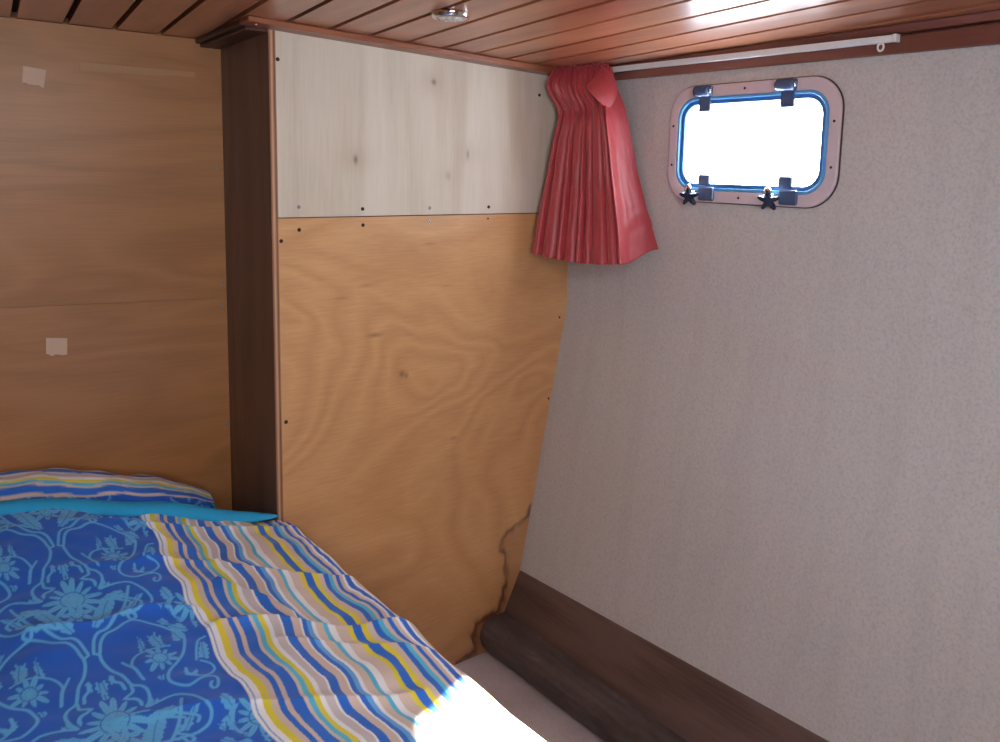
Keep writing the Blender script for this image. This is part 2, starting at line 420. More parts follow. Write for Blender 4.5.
# ------------------------------------------------------------------ ceiling boards
def ceil_z(x): return .385 - .031 * max(0., x - .75)
def plank_x(i, y): return .815 + .1148 * i + .085 * (y - 1.936)
mb = MB()
YS = [-1.2 + 3.6 * k / 24 for k in range(25)]
for i in range(-17, 10):
    for a, b in zip(YS[:-1], YS[1:]):
        q = [(min(plank_x(i, a) + .0072, 1.822), a), (min(plank_x(i + 1, a) - .0072, 1.822), a), (min(plank_x(i + 1, b) - .0072, 1.822), b), (min(plank_x(i, b) + .0072, 1.822), b)]
        if abs(q[0][0] - q[1][0]) < 1e-4 and abs(q[2][0] - q[3][0]) < 1e-4: continue
        mb.hexa([(x, y, ceil_z(x)) for x, y in q], [(x, y, ceil_z(x) + .018) for x, y in q])
nb = len(mb.f)
for a, b in ((-1.45, .75), (.75, 1.84)):
    mb.hexa([(x, y, ceil_z(x) + .0165) for x, y in ((a, -1.25), (b, -1.25), (b, 2.42), (a, 2.42))], [(x, y, ceil_z(x) + .03) for x, y in ((a, -1.25), (b, -1.25), (b, 2.42), (a, 2.42))])
ce = obj('ceiling', mb.v, mb.f, [M['ceil_wood'], M['gap']]); tag(ce, kind='structure')
for k in range(nb, len(mb.f)): ce.data.polygons[k].material_index = 1
fix_normals(ce)

# ------------------------------------------------------------------ bulkhead box and recess wall
mb = MB(); mb.box(.788, .806, 2.0, 2.375, -1.555, .372); ra = len(mb.f)
mb.box(.806, 1.83, 2.014, 2.03, -1.555, .37)
o = obj('wall_side', mb.v, mb.f, [M['dark_wood'], M['ply_edge']]); tag(o, kind='structure'); o.data.polygons[2].material_index = 1
mb = MB(); mb.box(-1.4, .83, 2.373, 2.385, -1.555, .41); o = mb.build('wall_back', M['left_ply']); tag(o, kind='structure')
mb = MB(); mb.box(-1.45, -1.4, -1.25, 2.4, -1.60, .42); o = mb.build('wall_left', M['left_ply']); tag(o, kind='structure')
mb = MB(); mb.box(-1.45, 1.9, -1.25, -1.2, -1.60, .42); o = mb.build('wall_rear', M['left_ply']); tag(o, kind='structure')
mb = MB(); mb.box(-1.45, 1.62, -1.25, 2.4, -1.60, -1.555); o = mb.build('floor', M['sole']); tag(o, kind='structure')

def screw(x, y, z, r, mat, parent, nrm=(0, -1, 0)):
    nrm = Vector(nrm); up = Vector((0, 0, 1)) if abs(nrm.z) < .9 else Vector((0, 1, 0)); ax = up.cross(nrm)
    mb = MB(); mb.lathe([(r, -.0005), (r, .0008), (r * .55, .0016), (r * .5, .0008), (0, .0008)], frame_matrix((x, y, z), ax, nrm.cross(ax), nrm), 14)
    return mb.build('screw', mat, parent, True)

def poly_dist(X, Z, pl):
    d = np.full(X.shape, 9.)
    for (a, b), (c, e) in zip(pl[:-1], pl[1:]):
        vx, vz = c - a, e - b; t = np.clip(((X - a) * vx + (Z - b) * vz) / (vx * vx + vz * vz + 1e-12), 0, 1)
        d = np.minimum(d, np.hypot(X - a - t * vx, Z - b - t * vz))
    return d
STAIN = [(1.675, -1.099), (1.661, -1.129), (1.63, -1.143), (1.598, -1.158), (1.578, -1.166), (1.562, -1.183), (1.553, -1.2), (1.551, -1.215), (1.565, -1.232), (1.575, -1.249), (1.570, -1.28), (1.577, -1.319), (1.568, -1.356), (1.56, -1.399), (1.545, -1.428), (1.494, -1.435), (1.460, -1.446), (1.442, -1.478), (1.454, -1.517), (1.443, -1.54), (1.383, -1.548)]
# lower golden panel
zz = np.linspace(-1.555, -.1075, 400); ss_ = np.linspace(0, 1, 260)
ZZ, SS = np.meshgrid(zz, ss_, indexing='ij')
XX = .806 + (hull_x(ZZ) - .0005 - .806) * SS
P = np.stack([XX, np.full_like(XX, 2.0), ZZ], -1)
lower = grid_obj('plywood_panel', P, M['gold_ply'], None, True)
tag(lower, 'large golden varnished plywood panel with swirling grain, water-stained at its foot', 'wall panel')
d = poly_dist(XX + .004 * wav(XX, ZZ, 6, .04, 3), ZZ + .004 * wav(XX, ZZ, 6, .04, 5), STAIN)
line = np.exp(-(d / .0075) ** 2) * (.85 + .3 * wav(XX, ZZ, 5, .06, 9))
line = np.clip(line, 0, 1) + .45 * np.exp(-(d / .013) ** 2) * smooth01((-1.34 - ZZ) / .08)
line = np.clip(line, 0, 1)
bx = np.interp(-ZZ, [-b for a, b in STAIN], [a for a, b in STAIN])
inside = smooth01((XX - bx) / .01) * smooth01((-1.10 - ZZ) / .02)
wet = np.clip(.30 * inside + .35 * np.exp(-d / .03) * smooth01((-1.25 - ZZ) / .2), 0, 1)
dark_top = .0 * ZZ
kn = np.zeros_like(XX)
for kx, kz, rx, rz, s in ((1.087, -.445, .022, .005, .6), (1.176, -.571, .009, .009, .7), (1.19, -.577, .006, .008, .6), (1.06, -.30, .02, .004, .25), (1.36, -.80, .012, .006, .3), (1.27, -.19, .02, .003, .35), (1.33, -.32, .02, .003, .2), (.98, -.33, .02, .003, .25)):
    kn = np.maximum(kn, s * np.exp(-((XX - kx) / rx) ** 2 - ((ZZ - kz) / rz) ** 2))
set_attr(lower, 'stain', np.stack([np.clip(line * .92 + kn * .8, 0, 1), wet, np.clip(kn * .4, 0, 1)], -1).reshape(-1, 3))
for x, z in ((.863, -.138), (1.051, -.13), (.813, -.166), (.818, -.652)): screw(x, 2.0, z, .0052, M['rusty'], lower)
screw(1.271, 2.0, -.126, .0058, M['chrome'], lower); screw(1.484, 2.0, -.12, .003, M['rusty'], lower); screw(1.748, 2.0, -.735, .004, M['rusty'], lower); screw(1.79, 2.0, -.46, .004, M['rusty'], lower)
# upper pale panel
zz = np.linspace(-.1045, .3835, 140); ZZ, SS = np.meshgrid(zz, ss_, indexing='ij')
XX = .8065 + (1.8215 - .8065) * SS
ZZ = -.1045 + (ZZ + .1045) * (.385 - .031 * (XX - .75) - .0005 + .1045) / .488
upper = grid_obj('plywood_panel', np.stack([XX, np.full_like(XX, 2.0), ZZ], -1), M['pale_ply'], None, True)
tag(upper, 'pale unvarnished plywood panel under the ceiling, above the golden panel', 'wall panel')
kn = np.zeros_like(XX); gl_ = np.zeros_like(XX)
for kx, kz, rx, rz, s in ((1.283, .28, .007, .008, .8), (1.03, .05, .006, .012, .8), (1.405, .075, .004, .014, .6), (1.335, .01, .008, .012, .3)):
    kn = np.maximum(kn, s * np.exp(-((XX - kx) / rx) ** 2 - ((ZZ - kz) / rz) ** 2))
    gl_ = np.maximum(gl_, .45 * s * np.exp(-((XX - kx) / .045) ** 2 - ((ZZ - kz) / .035) ** 2))
vs = .3 * smooth01((wav(XX, ZZ * .12, 8, .12, 21) - .3) / 1.2) * smooth01((XX - 1.2) / .4)
set_attr(upper, 'stain', np.stack([kn, np.clip(gl_ * .6, 0, 1), vs], -1).reshape(-1, 3))
for x, z, m_ in ((.81, .298, 'rusty'), (.861, -.078, 'steel'), (1.048, -.085, 'rusty'), (1.268, -.085, 'steel'), (1.484, -.084, 'rusty'), (1.682, .272, 'rusty')): screw(x + .002, 2.0, z, .0052, M[m_], upper)
# recess wall sheets
def seam(x): return -.339 - .035 * (x - .214)
mb = MB(); x0, x1 = -1.4, .7879
mb.hexa([(x0, 2.36, seam(x0) + .0005), (x1, 2.36, seam(x1) + .0005), (x1, 2.36, .3835), (x0, 2.36, .3835)], [(x0, 2.372, seam(x0) + .0005), (x1, 2.372, seam(x1) + .0005), (x1, 2.372, .3835), (x0, 2.372, .3835)])
lu = mb.build('plywood_panel', M['left_ply']); tag(lu, 'brown plywood sheet in the shaded recess, upper one, from seam to ceiling', 'wall panel')
mb = MB()
mb.hexa([(x0, 2.36, -1.555), (x1, 2.36, -1.555), (x1, 2.36, seam(x1) - .0005), (x0, 2.36, seam(x0) - .0005)], [(x0, 2.372, -1.555), (x1, 2.372, -1.555), (x1, 2.372, seam(x1) - .0005), (x0, 2.372, seam(x0) - .0005)])
ll = mb.build('plywood_panel', M['left_ply']); tag(ll, 'brown plywood sheet behind the pillow, lower one, below the seam', 'wall panel')
for x, z, p_ in ((.762, .362, lu), (.769, .024, lu), (.772, -.319, lu), (.774, -.380, ll), (.776, -.736, ll)): screw(x, 2.36, z, .005, M['steel'], p_)

# ------------------------------------------------------------------ tape left on the recess wall
def tape(name, pts, mat, label, seed):
    r = random.Random(seed); top = []; n = 9
    a, b, c, d_ = [Vector((x, 2.3592, z)) for x, z in pts]
    up = [a.lerp(b, k / n) for k in range(n + 1)]; dn = [d_.lerp(c, k / n) + Vector((0, 0, r.uniform(-.0025, .0025))) for k in range(n + 1)]
    v = up + dn + [p - Vector((0, .0006, 0)) for p in up + dn]; m_ = n + 1; f = []
    for k in range(n):
        f += [(k, k + 1, m_ + k + 1, m_ + k), (2 * m_ + k, 3 * m_ + k, 3 * m_ + k + 1, 2 * m_ + k + 1), (m_ + k, m_ + k + 1, 3 * m_ + k + 1, 3 * m_ + k), (k, 2 * m_ + k, 2 * m_ + k + 1, k + 1)]
    f += [(0, m_, 3 * m_, 2 * m_), (n, 2 * m_ + n, 3 * m_ + n, m_ + n)]
    return tag(fix_normals(obj(name, v, f, mat)), label, 'tape')
tape('masking_tape', [(.292, .269), (.343, .264), (.336, .221), (.288, .227)], M['tape'], 'small square of masking tape stuck high on the recess wall near the ceiling', 1)
tape('masking_tape', [(.313, -.427), (.362, -.433), (.360, -.478), (.311, -.472)], M['tape'], 'small square of masking tape stuck low on the recess wall above the pillow', 2)
tape('tape_strip', [(.422, .291), (.714, .291), (.714, .279), (.421, .268)], M['tape2'], 'long faint strip of tape across the top of the recess wall', 3)

# ------------------------------------------------------------------ mouldings
mb = MB()
mb.hexa([(x, y, ceil_z(x) - .0005) for x, y in ((.715, 1.936), (1.795, 1.945), (1.795, 2.0), (.715, 2.0))], [(x, y, ceil_z(x) - .0135 - .006 * (x - .7)) for x, y in ((.715, 1.936), (1.795, 1.945), (1.795, 2.0), (.715, 2.0))])
t1 = bevel(mb.build('trim_1', M['trim_wood']), .003, 2); tag(t1, kind='structure')
mb = MB(); mb.box(.717, .788, 2.001, 2.36, .371, .3845); mb.box(.730, .788, 2.001, 2.36, .362, .371)
t2 = bevel(mb.build('trim_2', M['ret_trim']), .002, 2); tag(t2, kind='structure')
for x, y, p_ in ((.745, 1.965, t1), (.765, 1.985, t1), (.76, 2.25, t2)): screw(x, y, .3705 if p_ is t1 else .362, .0042, M['chrome'], p_, (0, 0, -1))
def zb_(y): return .287 + .022 * (y - .712)
mb = MB()
for a, b in ((-1.2, 1.999),):
    mb.hexa([(1.806, a, zb_(a)), (1.8225, a, zb_(a)), (1.8225, a, .333), (1.806, a, .326)], [(1.806, b, zb_(b)), (1.8225, b, zb_(b)), (1.8225, b, .338), (1.806, b, .331)])
    mb.hexa([(1.797, a, .331), (1.8225, a, .331), (1.8225, a, .3515), (1.790, a, .3515)], [(1.797, b, .336), (1.8225, b, .336), (1.8225, b, .3515), (1.790, b, .3515)])
t3 = bevel(mb.build('trim_3', M['hull_trim']), .003, 2); tag(t3, kind='structure')

# skirting board and foot batten along the hull
mb = MB()
def sk(y): dx, dz = -.008 * (y - 2), -.04 * (y - 2); return [(1.632 + dx, y, -1.313 + dz), (1.650 + dx, y, -1.313 + dz), (1.60, y, -1.553), (1.535, y, -1.553), (1.555, y, -1.464)]
a, b = sk(1.999), sk(-1.1)
mb.add(a + b, [(0, 1, 2, 3, 4), (9, 8, 7, 6, 5)] + [(i, 5 + i, 5 + (i + 1) % 5, (i + 1) % 5) for i in range(5)])
sb = bevel(mb.build('baseboard_right', M['base_wood']), .003, 2); tag(sb, kind='structure')
prof = [(.075, -.052), (.058, .064), (.004, .064), (-.022, .060), (-.040, .048), (-.050, .030), (-.052, .006), (-.045, -.020), (-.028, -.042), (-.012, -.053)]
mb = MB(); mb.prism(prof, (1.518, 1.998, -1.50), (1.575, -1.1, -1.50), (1, 0, 0), (0, 0, 1))
tb = bevel(mb.build('trim_4', M['batten']), .006, 3); tag(tb, kind='structure')

# ------------------------------------------------------------------ curtain rail and its glider
def rz(y): return .314 + .0205 * (y - .91)
mb = MB()
y0, y1 = .912, 1.90
sec = [(1.782, 0), (1.797, 0), (1.797, .0155), (1.782, .0155)]
mb.add([(x, y, rz(y) + h) for y in (y0, y1) for x, h in sec], [(0, 1, 2, 3), (7, 6, 5, 4)] + [(i, 4 + i, 4 + (i + 1) % 4, (i + 1) % 4) for i in range(4)])
rail = bevel(mb.build('curtain_rail', M['rail']), .0015, 2); tag(rail, 'thin white plastic curtain rail running under the ceiling above the porthole', 'curtain rail')
mb = MB(); mb.box(1.779, 1.799, .904, .913, rz(.91) - .001, rz(.91) + .0165); bevel(mb.build('end_cap', M['rail'], rail), .0015, 2)
mb = MB()                                            # little ring glider
Mx = frame_matrix((1.788, .942, rz(.94) - .0085), (0, 1, 0), (0, 0, 1), (1, 0, 0)); v = []; f = []
for i in range(20):
    for j in range(8):
        A, B = 2 * PI * i / 20, 2 * PI * j / 8; r = .0068 + .0022 * math.cos(B)
        v.append(Mx @ Vector((r * math.cos(A), r * math.sin(A) * 1.2, .0025 * math.sin(B))))
        f.append((i * 8 + j, ((i + 1) % 20) * 8 + j, ((i + 1) % 20) * 8 + (j + 1) % 8, i * 8 + (j + 1) % 8))
mb.add(v, f); mb.build('glider', M['rail'], rail, True)

# ------------------------------------------------------------------ red curtain
cur = thing('curtain', (1.70, 1.80, -.27), 'short red satin curtain with pleats, bunched in the corner beside the porthole', 'curtain')
NS, NT = 300, 110
S, T = np.meshgrid(np.linspace(0, 1, NS), np.linspace(0, 1, NT), indexing='ij')
def path(keys, S):
    s = [k[0] for k in keys]; return [np.interp(S, s, [k[i] for k in keys]) for i in (1, 2)]
# plan outline of the cloth at five heights: s, x, y  (left end, fold crest, wall end)
LEV = [(.345, [(0, 1.697, 1.955), (.72, 1.735, 1.790), (1, 1.770, 1.762)]),
       (.300, [(0, 1.674, 1.955), (.72, 1.725, 1.775), (1, 1.773, 1.752)]),
       (.220, [(0, 1.711, 1.940), (.72, 1.712, 1.730), (1, 1.779, 1.715)]),
       (.120, [(0, 1.692, 1.940), (.72, 1.715, 1.710), (1, 1.793, 1.695)]),
       (.000, [(0, 1.668, 1.942), (.72, 1.722, 1.695), (1, 1.805, 1.672)]),
       (-.12, [(0, 1.640, 1.944), (.72, 1.706, 1.655), (1, 1.810, 1.632)]),
       (-.235, [(0, 1.618, 1.945), (.72, 1.686, 1.620), (1, 1.813, 1.592)])]
hz = np.array([l[0] for l in LEV]); tz = (hz[0] - hz) / (hz[0] - hz[-1])
PXs = np.stack([path(k, S[:, 0])[0] for _, k in LEV], 1); PYs = np.stack([path(k, S[:, 0])[1] for _, k in LEV], 1)
def smooth_interp(T1, tz, V):
    out = np.empty((V.shape[0], len(T1)))
    for i in range(V.shape[0]):
        d_ = np.gradient(V[i], tz); k = np.clip(np.searchsorted(tz, T1, side='right') - 1, 0, len(tz) - 2)
        h = tz[k + 1] - tz[k]; t = (T1 - tz[k]) / h
        out[i] = (2*t**3-3*t**2+1)*V[i][k] + (t**3-2*t**2+t)*h*d_[k] + (-2*t**3+3*t**2)*V[i][k+1] + (t**3-t**2)*h*d_[k+1]
    return out
CX = smooth_interp(T[0], tz, PXs); CY = smooth_interp(T[0], tz, PYs)
CZ = .345 - .574 * T
CZ = CZ - .018 * T * np.sin(PI * np.clip(S / .9, 0, 1)) + .03 * T ** 3 * smooth01((S - .75) / .25)
nx, ny = -.93, -.37
prng = random.Random(8)
cuts = [0.]
while cuts[-1] < .70: cuts.append(cuts[-1] + prng.uniform(.055, .125))
cuts = np.array(cuts); amps = np.array([prng.uniform(.55, 1.25) for _ in cuts]); phs = np.array([prng.uniform(.38, .62) for _ in cuts])
Sw = np.clip(S + .010 * np.sin(3.1 * T + 8 * S) * smooth01(T / .3) * smooth01((.7 - S) / .1), 0, 1)      # pleats drift a little on the way down
ki = np.clip(np.searchsorted(cuts, Sw, side='right') - 1, 0, len(cuts) - 2)
fr_ = (Sw - cuts[ki]) / (cuts[ki + 1] - cuts[ki])
wp = np.where(fr_ < phs[ki], .5 * fr_ / phs[ki], .5 + .5 * (fr_ - phs[ki]) / (1 - phs[ki]))
pleat = np.clip(np.sin(PI * wp), 0, 1) ** .75 * amps[ki]
foldA = np.interp(T, [0, .08, .16, .22, .45, 1], [.010, .016, .016, .011, .022, .030])
env = smooth01(S / .02) * smooth01((.745 - S) / .03)
fine = .0028 * np.sin(2 * PI * 24 * S + 3 * T) * np.exp(-((T - .19) / .06) ** 2)
top_r = .004 * np.sin(2 * PI * 31 * S + 1) * np.exp(-(T / .05) ** 2)
crest = .012 * np.exp(-((S - .735) / .028) ** 2) * smooth01((T - .12) / .15)
wr = (.0012 * wav(S * .35, T * .6, 8, .09, 4) + .0035 * np.sin(40 * T + 9 * S) * smooth01((T - .66) / .1) * smooth01((.9 - T) / .05)) * smooth01((S - .75) / .06)
gath = -.008 * np.exp(-((T - .21) / .05) ** 2) * smooth01((.78 - S) / .05)
D_ = (foldA * (pleat - .5) + fine + top_r + gath) * env + crest + wr + .0008 * wav(S * 1.2, T * .6, 8, .08, 14)
ph = 2 * PI * 13 * S
CX2 = CX + nx * D_; CY2 = CY + ny * D_
CZ = CZ + .006 * np.sin(ph + .6) * np.clip(1 - T / .05, 0, 1) * env
cl = grid_obj('curtain_cloth', np.stack([CX2, CY2, CZ], -1), M['satin'], cur)
sd = cl.modifiers.new('thick', 'SOLIDIFY'); sd.thickness = .0012
# hem band stitched along the foot, heading gathers
e = (T[0] > .925)
k0 = int(np.argmax(e)); Q = np.stack([CX2 + nx * .0016, CY2 + ny * .0016, CZ], -1)[:, k0:]
grid_obj('hem', Q, M['satin'], cur)
hs = np.linspace(0, 1, 260); v = []; n_ = 8
hp = np.stack([np.interp(hs, S[:, 0], CX2[:, 2]), np.interp(hs, S[:, 0], CY2[:, 2]), np.interp(hs, S[:, 0], CZ[:, 0])], -1)
ringp = []
for k in range(n_):
    A = 2 * PI * k / n_
    q = hp.copy(); am = 1 + .35 * np.sin(hs * 120)
    q[:, 0] += .006 * am * math.cos(A) * .9; q[:, 1] += .006 * am * math.cos(A) * .5; q[:, 2] += .004 + .005 * am * math.sin(A) + .002 * np.sin(hs * 90)
    ringp.append(q)
ringp.append(ringp[0]); grid_obj('heading', np.stack(ringp, 1)[:240], M['satin'], cur)
# turned-over corner near the rail
FP = [[(1.671, 1.775, .278), (1.686, 1.773, .293), (1.702, 1.770, .309), (1.716, 1.768, .326), (1.729, 1.765, .341)],
      [(1.678, 1.757, .259), (1.690, 1.748, .272), (1.704, 1.744, .288), (1.722, 1.742, .308), (1.738, 1.746, .331)],
      [(1.686, 1.742, .241), (1.699, 1.733, .254), (1.712, 1.729, .270), (1.730, 1.728, .291), (1.745, 1.736, .318)],
      [(1.703, 1.731, .225), (1.716, 1.723, .240), (1.729, 1.719, .257), (1.741, 1.718, .274), (1.752, 1.729, .300)],
      [(1.720, 1.725, .211), (1.733, 1.720, .228), (1.745, 1.718, .246), (1.753, 1.720, .264), (1.760, 1.728, .286)]]
fo = grid_obj('folded_corner', np.array(FP), M['satin'], cur)
ms = fo.modifiers.new('sub', 'SUBSURF'); ms.levels = 3; ms.render_levels = 3

# ------------------------------------------------------------------ small round chrome ceiling light
lt = thing('ceiling_light', (1.043, 1.558, ceil_z(1.043) - .018), 'small round chrome downlight set in the wooden ceiling', 'ceiling light')
LM = frame_matrix((1.043, 1.558, ceil_z(1.043)), (1, 0, 0), (0, -1, -.0), (0, 0, -1))
mb = MB(); mb.lathe([(.043, -.001), (.0435, .004), (.042, .010), (.039, .013), (.033, .0145), (.030, .012), (.0295, .006)], LM, 48); mb.build('bezel', M['chrome'], lt, True)
mb = MB(); mb.lathe([(.0305, .006), (.030, .013), (.020, .0165), (.008, .018), (.0, .018)], LM, 40); mb.build('lens', M['lens'], lt, True)

# ------------------------------------------------------------------ bed: duvet, its turned hem, pillow
def bed_z(X, Y): return -.90 + .125 * smooth01((.80 - X) / .65) * (.35 + .65 * smooth01((Y - 1.3) / .8)) + .022 * smooth01((.45 - X) / .3) * smooth01((Y - 1.75) / .3)
def hem_y(X): return 2.075 - .088 * smooth01((X - .50) / .29)
LINES=[
(5,[(5,4),(14,6),(21,-23),(33,-45),(55,-58),(72,-74),(87,-81),(109,-66),(133,-41),(149,-18),(158,0),(153,30),(141,61),(126,82),(109,98),(101,115),(99,132),(106,147),(125,159),(150,150),(167,150),(173,162),(167,183),(158,188),(156,177),(161,169)]),
(5,[(14,6),(14,25),(21,53),(33,77),(39,100),(44,116),(57,126),(63,143),(60,166),(52,184),(69,178),(90,171),(108,175),(123,196),(133,223),(136,243),(126,266),(107,279),(94,284),(72,287),(53,289),(44,300),(36,302)]),
(5,[(42,118),(41,134),(29,143),(19,156),(16,171),(23,193),(36,208),(52,220),(73,224),(95,235)]),
(6,[(30,150),(42,155),(47,168),(40,180),(35,174)]),
(5,[(5,0),(12,-34),(22,-52),(39,-61),(56,-85),(76,-121),(91,-157),(103,-196)]),
(4,[(64,110),(59,80),(55,61),(66,37),(85,25),(106,23),(126,27)]),
(4,[(43,46),(56,74),(63,109)]),
(4,[(157,91),(166,60),(178,32),(192,25)]),
(4,[(163,96),(178,110),(179,126),(162,142),(145,142),(127,131)]),
(5,[(133,106),(131,124),(137,133),(146,124)]),
(5,[(18,76),(21,94),(29,104),(32,121)]),
(5,[(51,226),(74,215),(91,223),(108,235),(115,247),(110,258)]),
(5,[(97,241),(88,263),(75,271),(90,285),(94,296),(84,301),(79,284)]),
(4,[(45,300),(59,289),(74,291)])]
POLYS=[
[(16,-62),(32,-70),(50,-103),(60,-128),(76,-174),(63,-169),(47,-160),(31,-132),(18,-92)],
[(143,-23),(159,5),(153,15),(136,17)],
[(99,-26),(106,-21),(113,-34),(114,-16),(121,-20),(118,5),(116,26),(105,20),(98,3)],
[(89,38),(111,32),(131,37),(123,66),(113,82),(93,88),(75,98),(81,67)],
[(83,-28),(88,-7),(86,14),(75,29)],
[(32,141),(20,159),(27,168),(31,182),(41,185),(48,175),(39,178),(36,165)],
[(41,219),(64,205),(84,199),(92,214),(85,224),(67,222)],
[(81,257),(96,247),(110,223),(123,223),(107,244),(98,266),(84,271)],
[(142,-114),(156,-119),(174,-136),(155,-88),(151,-69),(152,-98)],
[(173,-130),(202,-138),(207,-121),(199,-59),(187,-7),(183,-39),(175,-68),(164,-78)],
[(179,41),(189,46),(180,91),(168,89),(163,82)],
[(127,116),(136,129),(151,117),(145,135),(134,140),(126,131)],
[(63,160),(68,168),(73,166),(68,181),(55,184)],
[(85,111),(96,108),(91,123),(86,125)],
[(158,219),(169,215),(175,238),(173,271),(161,261),(155,239)],
[(137,273),(147,283),(141,296),(136,285)],
[(150,271),(166,262),(171,290),(164,340),(156,311),(149,296)],
[(125,316),(139,318),(146,339),(134,335)],
[(140,343),(163,345),(169,379),(150,368)],
[(-9,161),(0,152),(0,171),(10,162),(9,187),(21,206),(16,219),(3,208),(-10,215),(-11,191)],
[(-11,220),(4,220),(7,233),(29,230),(42,241),(22,251),(11,264),(4,289),(-3,297),(-6,262),(-16,280),(-14,248)],
[(-1,84),(6,80),(10,94),(6,110),(-1,114)],
[(-3,120),(4,112),(5,129),(-3,139)],
[(18,66),(23,81),(17,100),(14,85)],
[(19,214),(35,226),(28,235),(12,224)],
]

PER = .3846
UMAX, VMAX, RES = 260, 385, 1.0                       # millimetres
mask = np.zeros((UMAX, VMAX))
gu, gv = np.meshgrid(np.arange(UMAX) + .5, np.arange(VMAX) + .5, indexing='ij')
def smoothline(pl, n=5):
    p_ = np.array(pl, float)
    if len(p_) < 3: return p_
    q = np.concatenate([[2 * p_[0] - p_[1]], p_, [2 * p_[-1] - p_[-2]]]); out = []
    for i in range(1, len(q) - 2):
        for k in range(n):
            t = k / n
            out.append(.5 * ((2 * q[i]) + (-q[i-1] + q[i+1]) * t + (2*q[i-1] - 5*q[i] + 4*q[i+1] - q[i+2]) * t*t + (-q[i-1] + 3*q[i] - 3*q[i+1] + q[i+2]) * t**3))
    out.append(p_[-1]); return np.array(out)
for wd, pl in LINES:
    sl_ = smoothline(pl)
    for off in (-385, 0, 385):
        L = sl_ + np.array([0, off])
        if L[:, 1].max() < -8 or L[:, 1].min() > VMAX + 8: continue
        for (a, b), (c, e) in zip(L[:-1], L[1:]):
            u0, u1, v0, v1 = int(max(0, min(a, c) - 6)), int(min(UMAX, max(a, c) + 7)), int(max(0, min(b, e) - 6)), int(min(VMAX, max(b, e) + 7))
            if u1 <= u0 or v1 <= v0: continue
            U, V = gu[u0:u1, v0:v1], gv[u0:u1, v0:v1]
            t = np.clip(((U - a) * (c - a) + (V - b) * (e - b)) / ((c - a) ** 2 + (e - b) ** 2 + 1e-9), 0, 1)
            dd = np.hypot(U - a - t * (c - a), (V - b - t * (e - b)))
            mask[u0:u1, v0:v1] = np.maximum(mask[u0:u1, v0:v1], np.clip(wd * .5 + .8 - dd, 0, 1))
for pi_, pl in enumerate(POLYS):
    pl = np.array(pl, float)
    for off in (-385, 0, 385):
        q = smoothline(np.concatenate([pl, pl[:1]]), 4)[:-1] + np.array([0, off])
        u0, u1, v0, v1 = int(max(0, q[:, 0].min() - 1)), int(min(UMAX, q[:, 0].max() + 2)), int(max(0, q[:, 1].min() - 1)), int(min(VMAX, q[:, 1].max() + 2))
        if u1 <= u0 or v1 <= v0: continue
        U, V = gu[u0:u1, v0:v1], gv[u0:u1, v0:v1]; ins = np.zeros(U.shape, bool); U0, V0 = U, V; U = U + 1.2 * np.sin(V * .5 + pi_); V = V + 1.2 * np.sin(U0 * .45 + 2 * pi_)
        for (a, b), (c, e) in zip(q, np.roll(q, -1, 0)):
            cr = ((b > V) != (e > V)); xi = a + (V - b) * (c - a) / (e - b + 1e-9); ins ^= cr & (U < xi)
        val = .95 * ins
        ctr = q.mean(0); uu_, ss__, vv_ = np.linalg.svd(q - ctr); ax_ = vv_[0]
        al = (U0 - ctr[0]) * ax_[0] + (V0 - ctr[1]) * ax_[1]; cr_ = -(U0 - ctr[0]) * ax_[1] + (V0 - ctr[1]) * ax_[0]
        vein = np.minimum(np.abs(cr_ + 2.5 * np.sin(al * .06)), np.abs(np.mod(cr_ * .8 + np.abs(al) * .9, 13) - 6.5) + 1.4 * (np.abs(cr_) > 3.5) * 0)
        val = val * np.clip(.8 + .2 * (vein - .8), .8, 1) * np.clip(.2 + (np.abs(cr_ + 2.5 * np.sin(al * .06)) - .4) * .9, .2, 1)
        if pi_ in (3, 19, 20): continue                    # these become the flowers below
        mask[u0:u1, v0:v1] = np.maximum(mask[u0:u1, v0:v1], val)
def flower(cx, cy, R_, n, ph, squash=1.):
    du_, dv_ = gu - cx, (np.mod(gv - cy + 192.5, 385) - 192.5) / squash
    r_ = np.hypot(du_, dv_); th_ = np.arctan2(dv_, du_); k_ = n * th_ / 2 + ph
    edge = R_ * (.42 + .58 * np.abs(np.cos(k_)) ** 1.4) * (1 + .18 * np.sin(3 * th_ + ph))
    val = np.clip(edge - r_ + .5, 0, 1)
    val *= np.clip(np.abs(np.sin(k_ + PI / 2)) * r_ * .55 - .3, .12, 1) * np.clip(np.abs(r_ - .42 * R_) - .6, .12, 1)
    val *= np.where(r_ > .42 * R_, np.clip(np.abs(np.sin(k_)) * r_ * .5 - .1, .45, 1), 1)
    val = np.maximum(val, np.clip(.16 * R_ - r_ + .5, 0, 1))
    mask[:] = np.maximum(mask * (r_ > R_ * .95), val) if R_ > 30 else np.maximum(mask, val)
flower(0, 200, 52, 14, .3, 1.2); flower(102, 58, 29, 10, .9, 1.35); flower(0, 250, 27, 8, .5, 1.7); flower(200, 300, 42, 13, .2, 1.3)
def damask(X, Y):
    v = (1.880 - Y) * 1000; u = (X - (.2483 + .0127 * (Y - 1.880))) * 1000
    u = np.abs(u); u = np.where(u > 255, 510 - u, u); u = np.clip(u, 0, UMAX - 1.01); v = np.mod(v, 384.6)
    iu, iv = u.astype(int), v.astype(int); fu, fv = u - iu, v - iv
    iu2, iv2 = np.minimum(iu + 1, UMAX - 1), (iv + 1) % VMAX; iv = np.minimum(iv, VMAX - 1)
    return (mask[iu, iv] * (1 - fu) + mask[iu2, iv] * fu) * (1 - fv) + (mask[iu, iv2] * (1 - fu) + mask[iu2, iv2] * fu) * fv
WHT, PBL, YEL, TAN, BLU, CYA, LBL, LAV = PRINT
